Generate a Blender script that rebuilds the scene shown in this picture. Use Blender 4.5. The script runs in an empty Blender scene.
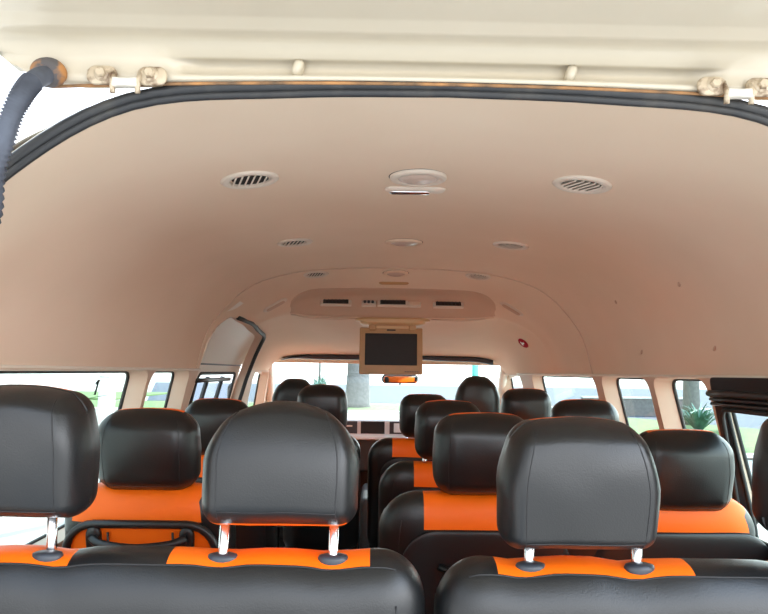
import bpy, math, random
from mathutils import Vector, Matrix, noise
from mathutils.geometry import delaunay_2d_cdt
random.seed(4)
SC = bpy.context.scene
COL = SC.collection
R = math.radians

# ------------------------------------------------------------------ camera
cam_d = bpy.data.cameras.new('camera'); cam = bpy.data.objects.new('camera', cam_d); COL.objects.link(cam)
cam_d.sensor_width = 36; cam_d.lens = 30.0; cam_d.clip_start = 0.02; cam_d.clip_end = 600
fwd = Matrix.Rotation(R(-0.85), 3, 'Z') @ Matrix.Rotation(R(5.8), 3, 'X') @ Vector((0, 1, 0))
rot = Matrix.Rotation(R(-0.85), 4, 'Z') @ Matrix.Rotation(R(90 + 5.8), 4, 'X') @ Matrix.Rotation(R(0.8), 4, 'Z')
cam.matrix_world = Matrix.Translation((-0.09, 0, 1.25)) @ rot
SC.camera = cam

# ------------------------------------------------------------------ light
w = bpy.data.worlds.new('World'); SC.world = w; w.use_nodes = True
nt = w.node_tree; nt.nodes.clear()
wo = nt.nodes.new('ShaderNodeOutputWorld'); bg = nt.nodes.new('ShaderNodeBackground')
ge = nt.nodes.new('ShaderNodeNewGeometry'); sx = nt.nodes.new('ShaderNodeSeparateXYZ'); cr = nt.nodes.new('ShaderNodeValToRGB')
tc = nt.nodes.new('ShaderNodeTexCoord')
nt.links.new(tc.outputs['Generated'], sx.inputs[0]); nt.links.new(sx.outputs['Z'], cr.inputs[0])
cr.color_ramp.elements[0].position = 0.0; cr.color_ramp.elements[0].color = (1, 1, 1, 1)
cr.color_ramp.elements[1].position = 0.7; cr.color_ramp.elements[1].color = (0.62, 0.78, 1, 1)
nt.links.new(cr.outputs[0], bg.inputs[0])
mm = nt.nodes.new('ShaderNodeMath'); mm.operation = 'MULTIPLY_ADD'; mm.inputs[1].default_value = 2.5; mm.inputs[2].default_value = 3.2
nt.links.new(sx.outputs['X'], mm.inputs[0]); nt.links.new(mm.outputs[0], bg.inputs[1])   # the sky is brighter on the sun's side
nt.links.new(bg.outputs[0], wo.inputs[0])
sun_d = bpy.data.lights.new('sun', 'SUN'); sun = bpy.data.objects.new('sun', sun_d); COL.objects.link(sun)
sun_d.energy = 6.5; sun_d.angle = R(1.5); sun_d.color = (1, 0.95, 0.86)
SUN_FROM = Vector((0.38, 0.62, 0.66))
sun.rotation_euler = SUN_FROM.to_track_quat('Z', 'Y').to_euler()
sun.location = (-5, 5, 9)

SC.view_settings.view_transform = 'Standard'; SC.view_settings.look = 'None'
SC.view_settings.gamma = 1; SC.view_settings.use_curve_mapping = False
SC.view_settings.exposure = 0.76
try:
    SC.cycles.max_bounces = 14; SC.cycles.diffuse_bounces = 8; SC.cycles.transparent_max_bounces = 16
    SC.cycles.sample_clamp_indirect = 6; SC.cycles.caustics_reflective = False; SC.cycles.caustics_refractive = False
    SC.cycles.use_denoising = True
except Exception:
    pass

# ------------------------------------------------------------------ materials
def mat(name, col, rough=0.6, metal=0.0, var=0.0, vscale=8.0, bump=0.0, bscale=200.0, spec=0.5, col2=None, coat=0.0, sheen=0.0, lo=0.35, hi=0.65):
    m = bpy.data.materials.new(name); m.use_nodes = True
    n = m.node_tree; b = n.nodes['Principled BSDF']
    b.inputs['Base Color'].default_value = (*col, 1); b.inputs['Roughness'].default_value = rough
    b.inputs['Metallic'].default_value = metal; b.inputs['Specular IOR Level'].default_value = spec
    b.inputs['Coat Weight'].default_value = coat; b.inputs['Sheen Weight'].default_value = sheen
    t = n.nodes.new('ShaderNodeTexCoord')
    if var or col2:
        nz = n.nodes.new('ShaderNodeTexNoise'); nz.inputs['Scale'].default_value = vscale; nz.inputs['Detail'].default_value = 4
        rp = n.nodes.new('ShaderNodeValToRGB'); rp.color_ramp.elements[0].position = lo; rp.color_ramp.elements[1].position = hi
        c2 = col2 or tuple(c * (1 - var) for c in col)
        rp.color_ramp.elements[0].color = (*c2, 1); rp.color_ramp.elements[1].color = (*col, 1)
        n.links.new(t.outputs['Object'], nz.inputs['Vector']); n.links.new(nz.outputs['Fac'], rp.inputs[0])
        n.links.new(rp.outputs[0], b.inputs['Base Color'])
    if bump:
        nb = n.nodes.new('ShaderNodeTexNoise'); nb.inputs['Scale'].default_value = bscale; nb.inputs['Detail'].default_value = 3
        bp = n.nodes.new('ShaderNodeBump'); bp.inputs['Strength'].default_value = bump; bp.inputs['Distance'].default_value = 0.001
        n.links.new(t.outputs['Object'], nb.inputs['Vector']); n.links.new(nb.outputs['Fac'], bp.inputs['Height'])
        n.links.new(bp.outputs[0], b.inputs['Normal'])
    return m

M = {}
M['black'] = mat('black_leather', (0.008, 0.0086, 0.0092), 0.34, bump=0.35, bscale=420, spec=0.52)
M['orange'] = mat('orange_leather', (0.95, 0.155, 0.006), 0.4, bump=0.25, bscale=420, spec=0.28)
M['seam'] = mat('seam_thread', (0.012, 0.012, 0.013), 0.6)
M['plastic'] = mat('black_plastic', (0.012, 0.012, 0.013), 0.35, bump=0.1, bscale=600)
M['guide'] = mat('dark_grey_plastic', (0.03, 0.035, 0.045), 0.4)
M['chrome'] = mat('chrome', (0.85, 0.86, 0.88), 0.18, 1.0)
M['liner'] = mat('headliner_fabric', (0.75, 0.605, 0.47), 0.9, col2=(0.70, 0.55, 0.415), vscale=1.6, bump=0.25, bscale=500, spec=0.2)
M['trim'] = mat('beige_trim_plastic', (0.62, 0.48, 0.37), 0.6, spec=0.3)
M['pale'] = mat('pale_trim_plastic', (0.72, 0.66, 0.57), 0.5, spec=0.35)
M['cream'] = mat('cream_paint', (0.60, 0.535, 0.42), 0.4, col2=(0.565, 0.50, 0.385), vscale=3.0, spec=0.5, coat=0.2)
M['rust'] = mat('rusty_edge', (0.45, 0.22, 0.08), 0.8, col2=(0.12, 0.08, 0.05), vscale=30)
M['rubber'] = mat('rubber_seal', (0.022, 0.023, 0.025), 0.5, col2=(0.05, 0.047, 0.043), vscale=25, lo=0.25, hi=0.5)
M['gasket'] = mat('black_gasket', (0.012, 0.012, 0.012), 0.6)
M['conduit'] = mat('dusty_grey_rubber', (0.10, 0.115, 0.15), 0.7, col2=(0.05, 0.055, 0.07), vscale=20)
M['grommet'] = mat('rusted_rubber', (0.10, 0.09, 0.09), 0.8, col2=(0.42, 0.19, 0.06), vscale=30, lo=0.40, hi=0.5)
M['hinge'] = mat('worn_painted_steel', (0.55, 0.45, 0.32), 0.4, 0.1, col2=(0.18, 0.11, 0.06), vscale=70, lo=0.36, hi=0.52)
M['unit'] = mat('brown_beige_moulding', (0.52, 0.37, 0.27), 0.7)
M['white'] = mat('white_plastic', (0.66, 0.62, 0.54), 0.4)
M['vent'] = mat('vent_beige', (0.66, 0.58, 0.49), 0.5)
M['hole'] = mat('vent_dark', (0.03, 0.028, 0.026), 0.8)
M['lens'] = mat('lamp_lens', (0.62, 0.5, 0.42), 0.25, bump=0.6, bscale=120)
M['tvframe'] = mat('tan_plastic', (0.45, 0.27, 0.12), 0.45)
M['tvmount'] = mat('tan_mount', (0.62, 0.42, 0.22), 0.4)
M['screen'] = mat('screen_glass', (0.022, 0.02, 0.02), 0.5, spec=0.25)
M['silver'] = mat('silver_dash', (0.70, 0.75, 0.78), 0.35, 0.0)
M['dash'] = mat('dark_dash', (0.035, 0.035, 0.037), 0.6)
M['floor'] = mat('floor_mat', (0.05, 0.048, 0.045), 0.8, var=0.3, vscale=12)
M['mirror'] = mat('mirror_glass', (0.8, 0.8, 0.8), 0.03, 1.0)
M['red'] = mat('red_sticker', (0.32, 0.008, 0.02), 0.9, spec=0.05)
M['paint'] = mat('body_paint', (0.78, 0.76, 0.7), 0.3, coat=0.3)
M['pave'] = mat('pavement', (0.40, 0.38, 0.35), 0.9, var=0.12, vscale=0.6)
M['road'] = mat('asphalt', (0.045, 0.06, 0.095), 0.9, var=0.15, vscale=0.8)
M['grass'] = mat('grass', (0.12, 0.20, 0.06), 0.9, var=0.4, vscale=3)
M['leaf'] = mat('leaves', (0.09, 0.22, 0.06), 0.8, var=0.5, vscale=5)
M['leaf2'] = mat('blue_green_leaves', (0.12, 0.27, 0.2), 0.7, var=0.4, vscale=5)
M['bark'] = mat('bark', (0.17, 0.16, 0.16), 0.9, var=0.25, vscale=7, bump=0.8, bscale=30)
M['kerb'] = mat('kerb_concrete', (0.6, 0.58, 0.54), 0.9)
M['teal'] = mat('teal_paint', (0.12, 0.5, 0.4), 0.5)
M['wall_out'] = mat('pale_render_wall', (0.75, 0.74, 0.72), 0.9)
M['blue'] = mat('painted_blue_light', (0.2, 0.45, 0.75), 0.4)  # flat blue standing in for a little console light

def glass_mat(name, tint, gloss=0.06):
    m = bpy.data.materials.new(name); m.use_nodes = True; n = m.node_tree; n.nodes.clear()
    o = n.nodes.new('ShaderNodeOutputMaterial'); mx = n.nodes.new('ShaderNodeMixShader')
    tr = n.nodes.new('ShaderNodeBsdfTransparent'); gl = n.nodes.new('ShaderNodeBsdfGlossy')
    tr.inputs[0].default_value = (*tint, 1); gl.inputs['Roughness'].default_value = 0.02
    mx.inputs[0].default_value = gloss
    n.links.new(tr.outputs[0], mx.inputs[1]); n.links.new(gl.outputs[0], mx.inputs[2]); n.links.new(mx.outputs[0], o.inputs[0])
    return m
M['glass'] = glass_mat('window_glass', (0.86, 0.93, 0.9))
M['windshield'] = glass_mat('windshield_glass', (0.85, 0.95, 0.93))

# ------------------------------------------------------------------ mesh helpers
class MB:
    def __init__(s): s.v = []; s.f = []
    def add(s, verts, faces):
        b = len(s.v); s.v += [tuple(p) for p in verts]; s.f += [tuple(i + b for i in f) for f in faces]; return s
    def box(s, c, h, rotm=None):
        vs = []
        for z in (-1, 1):
            for y in (-1, 1):
                for x in (-1, 1):
                    p = Vector((x * h[0], y * h[1], z * h[2]))
                    if rotm: p = rotm @ p
                    vs.append(p + Vector(c))
        return s.add(vs, [(0, 2, 3, 1), (4, 5, 7, 6), (0, 1, 5, 4), (2, 6, 7, 3), (0, 4, 6, 2), (1, 3, 7, 5)])
    def tube(s, pts, r, n=8, closed=False, sq=1.0):
        pts = [Vector(p) for p in pts]; N = len(pts); rings = []
        up = Vector((0, 0, 1)); prev = None
        vs = []
        for i, p in enumerate(pts):
            a = pts[(i - 1) % N] if (closed or i > 0) else p
            b = pts[(i + 1) % N] if (closed or i < N - 1) else p
            t = (b - a).normalized()
            if prev is None:
                q = t.cross(Vector((0.13, 0.27, 0.95)))
                if q.length < 0.1: q = t.cross(Vector((1, 0, 0)))
            else:
                q = prev - t * prev.dot(t)
            q.normalize(); prev = q; k = t.cross(q)
            rr = r(i / (N - 1)) if callable(r) else r
            for j in range(n):
                an = 2 * math.pi * j / n
                vs.append(p + q * math.cos(an) * rr + k * math.sin(an) * rr * sq)
        fs = []
        for i in range(N if closed else N - 1):
            for j in range(n):
                a = i * n + j; b = i * n + (j + 1) % n; c = ((i + 1) % N) * n + (j + 1) % n; d = ((i + 1) % N) * n + j
                fs.append((a, b, c, d))
        if not closed:
            fs.append(tuple(reversed(range(n)))); fs.append(tuple((N - 1) * n + j for j in range(n)))
        return s.add(vs, fs)
    def lathe(s, prof, mtx=None, n=28):
        vs = []; m = len(prof)
        for j in range(n):
            a = 2 * math.pi * j / n
            for r, z in prof:
                p = Vector((r * math.cos(a), r * math.sin(a), z)); vs.append(mtx @ p if mtx else p)
        fs = []
        for j in range(n):
            for i in range(m - 1):
                fs.append((j * m + i, ((j + 1) % n) * m + i, ((j + 1) % n) * m + i + 1, j * m + i + 1))
        return s.add(vs, fs)
    def build(s, name, m, parent=None, smooth=True, mtx=None, sharp=None):
        me = bpy.data.meshes.new(name)
        vs = [tuple(mtx @ Vector(v)) for v in s.v] if mtx else s.v
        me.from_pydata(vs, [], s.f); me.validate(); me.update()
        me.materials.append(M[m] if isinstance(m, str) else m)
        if smooth:
            me.polygons.foreach_set('use_smooth', [True] * len(me.polygons))
            if sharp: me.set_sharp_from_angle(angle=R(sharp))
        o = bpy.data.objects.new(name, me); COL.objects.link(o)
        if parent: o.parent = parent
        return o

def tag(o, label, cat, group=None, kind=None):
    if label: o['label'] = label
    if cat: o['category'] = cat
    if group: o['group'] = group
    if kind: o['kind'] = kind
    return o
def structure(o, label=None):
    o['kind'] = 'structure'
    if label: o['label'] = label
    return o
def thing(name, label, cat, loc, group=None, rotz=0):
    o = bpy.data.objects.new(name, None); COL.objects.link(o); o.location = loc; o.rotation_euler = (0, 0, rotz)
    o.empty_display_size = 0.1
    return tag(o, label, cat, group)

def axis_pts(h, r, extra, nmid, k):
    r = min(r, h); c = h - r; s = set()
    for i in range(k + 1):
        t = math.tan(R(45) * i / k); s.add(round(c + r * t, 6)); s.add(round(-c - r * t, 6))
    if c > 1e-5:
        for i in range(nmid + 1): s.add(round(-c + 2 * c * i / nmid, 6))
    for e in extra:
        if -h < e < h: s.add(round(e, 6))
    s = sorted(s); out = [s[0]]
    for x in s[1:]:
        if x - out[-1] > 2e-4 or x in [round(e, 6) for e in extra]:
            if x - out[-1] <= 2e-4: out.pop()
            out.append(x)
    return out

def rbox(h, r, ex=((), (), ()), mid=(8, 2, 8), k=5, deform=None, group=None):
    """rounded block; returns {group: MB} and the surface function"""
    h = list(h); r = [min(r[i], h[i]) for i in range(3)]
    ax = [axis_pts(h[i], r[i], ex[i], mid[i], k) for i in range(3)]
    def surf(p):
        q = []; d = []
        for i in range(3):
            c = max(-(h[i] - r[i]), min(h[i] - r[i], p[i])); q.append(c); d.append((p[i] - c) / r[i])
        L = math.sqrt(sum(x * x for x in d)) or 1
        o = Vector([q[i] + d[i] / L * r[i] for i in range(3)])
        return deform(o) if deform else o
    groups = {}; idx = {}
    for a in range(3):
        b, c = (a + 1) % 3, (a + 2) % 3
        for sgn in (-1, 1):
            B, Cc = ax[b], ax[c]
            for i in range(len(B) - 1):
                for j in range(len(Cc) - 1):
                    quad = []
                    for (u, v) in ((i, j), (i + 1, j), (i + 1, j + 1), (i, j + 1)):
                        p = [0, 0, 0]; p[a] = sgn * h[a]; p[b] = B[u]; p[c] = Cc[v]; quad.append(tuple(p))
                    if sgn < 0: quad.reverse()
                    ce = [sum(q[t] for q in quad) / 4 for t in range(3)]
                    g = group(ce, 'xyz'[a] + '-+'[sgn > 0]) if group else 'main'
                    if g is None: continue
                    mb = groups.setdefault(g, MB()); ids = idx.setdefault(g, {})
                    f = []
                    for q in quad:
                        kk = tuple(round(t, 5) for t in q)
                        if kk not in ids:
                            ids[kk] = len(mb.v); mb.v.append(tuple(surf(q)))
                        f.append(ids[kk])
                    mb.f.append(tuple(f))
    return groups, surf

def spline(P, n):
    """Catmull-Rom through points"""
    out = []; P = [Vector(p) for p in P]
    for i in range(len(P) - 1):
        p0 = P[i - 1] if i > 0 else 2 * P[i] - P[i + 1]; p1 = P[i]; p2 = P[i + 1]
        p3 = P[i + 2] if i + 2 < len(P) else 2 * P[i + 1] - P[i]
        for k in range(n):
            t = k / n
            out.append(0.5 * ((2 * p1) + (-p0 + p2) * t + (2 * p0 - 5 * p1 + 4 * p2 - p3) * t * t + (-p0 + 3 * p1 - 3 * p2 + p3) * t ** 3))
    out.append(P[-1]); return out

# ------------------------------------------------------------------ van interior shell
def sm(t): t = max(0, min(1, t)); return t * t * (3 - 2 * t)
REAR = 0.79
def wall_x(y, z):
    b = 0.82 + (1.25 - z) * 0.27 if z > 0.95 else 0.901 + (0.95 - z) * 0.02
    return b - 0.08 * sm((1.2 - y) / 0.41) - 0.03 * sm((y - 3.6) / 0.8)
SEC = [  # y, half profile (x, z) from the centre line to the wall top
 (0.79, [(0, 1.603), (.2, 1.598), (.40, 1.578), (.545, 1.490), (.66, 1.36), (.73, 1.25)]),
 (1.20, [(0, 1.648), (.2, 1.643), (.42, 1.612), (.61, 1.54), (.75, 1.41), (.82, 1.25)]),
 (2.00, [(0, 1.672), (.2, 1.668), (.42, 1.645), (.62, 1.58), (.76, 1.43), (.82, 1.25)]),
 (2.65, [(0, 1.685), (.2, 1.681), (.42, 1.66), (.62, 1.59), (.765, 1.43), (.82, 1.25)])]
SECF = [
 (2.65, SEC[-1][1]),
 (2.82, [(0, 1.668), (.2, 1.665), (.42, 1.645), (.60, 1.58), (.755, 1.43), (.82, 1.25)]),
 (3.00, [(0, 1.635), (.2, 1.633), (.40, 1.622), (.54, 1.56), (.73, 1.43), (.82, 1.25)]),
 (3.05, [(0, 1.612), (.2, 1.612), (.40, 1.600), (.54, 1.55), (.73, 1.43), (.82, 1.25)]),
 (3.10, [(0, 1.530), (.2, 1.530), (.40, 1.532), (.54, 1.532), (.725, 1.43), (.82, 1.25)]),
 (3.14, [(0, 1.510), (.2, 1.510), (.40, 1.513), (.54, 1.52), (.72, 1.43), (.82, 1.25)]),
 (3.22, [(0, 1.508), (.2, 1.508), (.40, 1.507), (.56, 1.518), (.72, 1.44), (.82, 1.25)]),
 (3.70, [(0, 1.455), (.2, 1.455), (.40, 1.460), (.60, 1.468), (.735, 1.41), (.818, 1.25)]),
 (4.30, [(0, 1.350), (.2, 1.350), (.44, 1.348), (.62, 1.340), (.74, 1.31), (.795, 1.25)])]
def loft(secs, ny, ns):
    """grid of (x,y,z) for the right half; rows in y, columns centre to wall"""
    curves = [[(y, p) for p in spline([(x, 0, z) for x, z in pr], ns)] for y, pr in secs]
    rows = []
    ncol = len(curves[0])
    cols = []
    for c in range(ncol):
        pts = [(cv[c][1].x, cv[c][0], cv[c][1].z) for cv in curves]
        line = []
        for i in range(len(pts) - 1):
            n = max(2, int((pts[i + 1][1] - pts[i][1]) / ny))
            a, b = Vector(pts[i]), Vector(pts[i + 1])
            L = b.y - a.y
            def tan(k):
                if k <= 0 or k >= len(pts) - 1:
                    k2 = min(max(k, 0), len(pts) - 2); d = Vector(pts[k2 + 1]) - Vector(pts[k2]); return d / d.y
                d1 = Vector(pts[k]) - Vector(pts[k - 1]); d2 = Vector(pts[k + 1]) - Vector(pts[k])
                s1, s2 = d1 / d1.y, d2 / d2.y; o = []
                for t in range(3):
                    o.append(0 if s1[t] * s2[t] <= 0 else 2 * s1[t] * s2[t] / (s1[t] + s2[t]))
                return Vector(o)
            ta, tb = tan(i) * L, tan(i + 1) * L
            for k in range(n):
                t = k / n; t2 = t * t; t3 = t2 * t
                p = a * (2 * t3 - 3 * t2 + 1) + ta * (t3 - 2 * t2 + t) + b * (-2 * t3 + 3 * t2) + tb * (t3 - t2)
                p.y = a.y + L * t; line.append(p)
        line.append(Vector(pts[-1])); cols.append(line)
    return [[cols[c][r] for c in range(ncol)] for r in range(len(cols[0]))]
GR = loft(SEC, 0.05, 6); GF = loft(SECF, 0.03, 6)
def ceil_at(x, y):
    """point and downward normal of the headliner"""
    def z_of(x, y):
        G = GR if y < 2.65 else GF; ax = abs(x)
        for r in range(len(G) - 1):
            if G[r][0].y <= y <= G[r + 1][0].y + 1e-9:
                t = (y - G[r][0].y) / (G[r + 1][0].y - G[r][0].y); row = [G[r][c].lerp(G[r + 1][c], t) for c in range(len(G[r]))]
                for c in range(len(row) - 1):
                    if row[c].x <= ax <= row[c + 1].x + 1e-9:
                        u = (ax - row[c].x) / (row[c + 1].x - row[c].x); return row[c].z * (1 - u) + row[c + 1].z * u
        return 1.3
    e = 0.015; z = z_of(x, y)
    dx = (z_of(x + e, y) - z_of(x - e, y)) / (2 * e); dy = (z_of(x, y + e) - z_of(x, y - e)) / (2 * e)
    return Vector((x, y, z)), Vector((dx, dy, -1)).normalized()
def ceil_mtx(x, y, off=0.0, rz=0.0):
    p, n = ceil_at(x, y); zx = n; yx = (Vector((0, 1, 0)) - n * n.y).normalized(); xx = yx.cross(zx)
    m = Matrix((xx, yx, zx)).transposed().to_4x4(); return Matrix.Translation(p + n * off) @ m @ Matrix.Rotation(rz, 4, 'Z')

# sliding door opening in the left side (y range, z top)
DY0, DY1, DZ0 = 2.70, 3.74, 1.49
def in_door(y, z, r=0.14):
    DZ = DZ0 - .05 * (y - DY0)
    if not (DY0 < y < DY1 and z < DZ): return False
    cy = min(max(y, DY0 + r), DY1 - r); cz = min(z, DZ - r)
    return (y - cy) ** 2 + (z - cz) ** 2 < r * r or (cy == y or cz == z)
def ceiling_mesh(G, door=False):
    mb = MB(); nr, nc = len(G), len(G[0])
    for s in (1, -1):
        b = len(mb.v)
        for row in G:
            for p in row: mb.v.append((s * p.x, p.y, p.z))
        for r in range(nr - 1):
            for c in range(nc - 1):
                q = [b + r * nc + c, b + (r + 1) * nc + c, b + (r + 1) * nc + c + 1, b + r * nc + c + 1]
                if door and s < 0:
                    m = sum((Vector(mb.v[i]) for i in q), Vector()) / 4
                    if m.x < -.60 and in_door(m.y, m.z): continue
                mb.f.append(tuple(q if s > 0 else reversed(q)))
    return mb
GF2 = loft(SECF, 0.015, 16)
o = ceiling_mesh(loft(SEC, 0.05, 10)).build('ceiling', 'liner'); structure(o)
o = ceiling_mesh(GF2, True).build('ceiling', 'liner'); structure(o)
# seam where the rear headliner overlaps the front one
pr = [p for p in spline([(x, 2.65, z) for x, z in SEC[-1][1]], 6)]
line = [Vector((-p.x, p.y, p.z - 0.002)) for p in reversed(pr)] + [Vector((p.x, p.y, p.z - 0.002)) for p in pr[1:]]
structure(MB().tube(line, 0.003, 6).build('trim_1', 'trim'))

# side walls with window openings
def rpoly(pts, r, n=5):
    out = []; N = len(pts)
    for i in range(N):
        p = Vector(pts[i]); a = Vector(pts[i - 1]); b = Vector(pts[(i + 1) % N])
        d1 = (a - p); d2 = (b - p); rr = min(r, d1.length * .45, d2.length * .45)
        s = p + d1.normalized() * rr; e = p + d2.normalized() * rr
        for k in range(n + 1):
            t = k / n; out.append((s * (1 - t) ** 2 + p * 2 * t * (1 - t) + e * t * t))
    return out
def inside(p, poly):
    c = False; j = len(poly) - 1
    for i in range(len(poly)):
        if (poly[i][1] > p[1]) != (poly[j][1] > p[1]) and p[0] < (poly[j][0] - poly[i][0]) * (p[1] - poly[i][1]) / (poly[j][1] - poly[i][1]) + poly[i][0]: c = not c
        j = i
    return c
def sheet(outer, holes, step=0.08):
    def sub(poly):
        o = []
        for i, p in enumerate(poly):
            q = poly[(i + 1) % len(poly)]; L = math.hypot(q[0] - p[0], q[1] - p[1]); n = max(1, int(L / step))
            o += [(p[0] + (q[0] - p[0]) * k / n, p[1] + (q[1] - p[1]) * k / n) for k in range(n)]
        return o
    outer = sub(outer); vs = []; ed = []
    for poly in [outer] + holes:
        b = len(vs); vs += [Vector((p[0], p[1])) for p in poly]; ed += [(b + i, b + (i + 1) % len(poly)) for i in range(len(poly))]
    y0 = min(p[0] for p in outer); y1 = max(p[0] for p in outer); z0 = min(p[1] for p in outer); z1 = max(p[1] for p in outer)
    y = y0 + step / 2
    while y < y1:
        z = z0 + step / 2
        while z < z1:
            if inside((y, z), outer) and not any(inside((y, z), h) for h in holes): vs.append(Vector((y, z)))
            z += step
        y += step
    r = delaunay_2d_cdt(vs, ed, [], 0, 1e-6)
    V = r[0]; F = []
    for f in r[2]:
        c = sum((V[i] for i in f), Vector((0, 0))) / len(f)
        if inside(c, outer) and not any(inside(c, h) for h in holes): F.append(tuple(f))
    return V, F
DEP = 0.06
# openings: inner outline as (y,z); windows
def win(y0, y1, z0=0.84, z1=1.244, r=0.05, sl=0.0): return rpoly([(y0, z0), (y1, z0), (y1 - sl, z1), (y0, z1)], r)
RW = {'window_1': win(0.99, 1.735, 0.80, 1.243), 'window_2': win(1.76, 2.10), 'window_3': win(2.14, 2.58), 'window_4': win(2.66, 3.71), 'window_5': win(3.95, 4.54, 0.80, 1.243, .05, .12)}
LW = {'window_6': win(0.99, 2.12, 0.80, 1.244), 'window_7': win(2.15, 2.59, 0.80, 1.244), 'window_8': win(3.93, 4.50, 0.80, 1.243, .05, .15)}
def wall(side, name, wins, door):
    y1 = 4.62
    out = [(REAR, 0.0), (y1, 0.0), (4.95, 0.0), (4.95, 0.80), (4.62, 1.05), (4.42, 1.25), (REAR, 1.25)]
    if door: out = [(REAR, 0.0), (DY0, 0.0), (DY0, 1.25), (REAR, 1.25)]
    res = []
    def mk(out, wn, nm):
        V, F = sheet(out, [wins[k] for k in wn])
        mb = MB(); mb.v = [(side * wall_x(v.x, v.y), v.x, v.y) for v in V]
        for f in F:
            a, b, c = (Vector(mb.v[i]) for i in f[:3]); n = (b - a).cross(c - a)
            mb.f.append(f if n.x * side < 0 else tuple(reversed(f)))
        o = mb.build(nm, 'trim'); structure(o)
    if door:
        mk(out, [k for k in wins if k != 'window_8'], name)
        mk([(DY1, 0), (4.95, 0), (4.95, 0.80), (4.62, 1.05), (4.42, 1.25), (DY1, 1.25)], ['window_8'], name)
    else: mk(out, list(wins), name)
    for k, pl in wins.items():
        inn = [Vector((side * wall_x(p[0], p[1]), p[0], p[1])) for p in pl]
        c = sum(inn, Vector()) / len(inn); DEP = .02 if k == 'window_1' else .06
        outp = []
        for p in inn:
            d = Vector((0, (p.y - c.y), (p.z - c.z)));
            q = p + Vector((side * DEP, 0, 0)) - Vector((0, math.copysign(min(.012, abs(d.y)), d.y), math.copysign(min(.003, abs(d.z)), d.z)))
            outp.append(q)
        N = len(inn); mb = MB(); midp = [a.lerp(b, .12) for a, b in zip(inn, outp)]
        mb.add(inn + outp, [(i, (i + 1) % N, N + (i + 1) % N, N + i) if side > 0 else (N + i, N + (i + 1) % N, (i + 1) % N, i) for i in range(N)])
        black = (k == 'window_1')
        fr = mb.build(k, 'plastic' if black else 'trim'); structure(fr)
        MB().tube(outp, 0.006, 6, True).build('gasket', 'gasket', fr)
        MB().add([p - Vector((side * .003, 0, 0)) for p in outp] + [p + Vector((side * .001, 0, 0)) for p in outp],
                 [tuple(range(N)), tuple(reversed(range(N, 2 * N)))] + [(i, (i + 1) % N, N + (i + 1) % N, N + i) for i in range(N)]).build('pane', 'glass', fr, smooth=False)
        if black:   # dark slider frame with two rails across the top
            X = lambda y, z, o=0: Vector((side * (wall_x(y, z) + o), y, z))
            V, F = sheet(rpoly([(0.90, 0.74), (1.80, 0.74), (1.712, 1.248), (0.90, 1.248)], .02), [rpoly([(1.02, 0.84), (1.735, 0.84), (1.700, 1.165), (1.02, 1.165)], .04)])
            m2 = MB(); m2.v = [tuple(X(v.x, v.y, -.012)) for v in V]; m2.f = [tuple(f) for f in F]
            m2.build('slider_frame', 'plastic', fr)
            for zz, rr in ((1.205, .009), (1.190, .005), (1.178, .005)):
                MB().tube([X(y, zz, -.018) for y in (0.92, 1.1, 1.3, 1.5, 1.65, 1.725)], rr, 8).build('slider_rail', 'plastic', fr)
            MB().tube([X(y, z, -.014) for y, z in rpoly([(1.02, 0.84), (1.735, 0.84), (1.700, 1.165), (1.02, 1.165)], .04)], .006, 8, True).build('slider_gasket', 'gasket', fr)
wall(1, 'wall_right', RW, False)
wall(-1, 'wall_left', LW, True)
# ledge line under the headliner along each wall
for s, n in ((1, 'trim_2'), (-1, 'trim_3')):
    ys = [REAR + (DY0 - REAR) * i / 20 for i in range(21)] if s < 0 else [REAR + 3.2 * i / 30 for i in range(31)]
    structure(MB().tube([(s * (wall_x(y, 1.25) - .003), y, 1.2495) for y in ys], .0045, 8).build(n, 'pale'))

# floor, front bulkhead, outer body skin
structure(MB().box((0, 2.85, -0.02), (0.93, 2.08, 0.02)).build('floor', 'floor', smooth=False))
structure(MB().box((0, 4.96, 0.42), (0.90, 0.03, 0.44)).build('wall_front', 'dash', smooth=False))
mb = MB(); ro = []
outl = [(x, z) for x, z in ((0, 1.70), (.2, 1.695), (.44, 1.66), (.64, 1.58), (.80, 1.44), (.88, 1.25), (.985, 0.9), (.985, 0.4), (.95, -0.15))]
sp = spline([(x, 0, z) for x, z in outl], 5)
prof = [(-p.x, p.z) for p in reversed(sp)] + [(p.x, p.z) for p in sp[1:]]
def skin(prof_y):   # roof skin only (above the window line)
    m = MB(); pf = [(x, z) for x, z in prof if z > 1.27]; n = len(pf)
    for y, k, dz in prof_y:
        for x, z in pf: m.v.append((x * k, y, z + dz))
    for i in range(len(prof_y) - 1):
        for j in range(n - 1): m.f.append((i * n + j, i * n + j + 1, (i + 1) * n + j + 1, (i + 1) * n + j))
    return m
o = skin([(0.815, 0.90, -.05), (1.2, 1, 0.01), (2.0, 1, .04), (2.8, 1, .045), (3.6, 1, 0.0), (4.42, 0.97, -.09)]).build('roof', 'paint'); structure(o)
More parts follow.
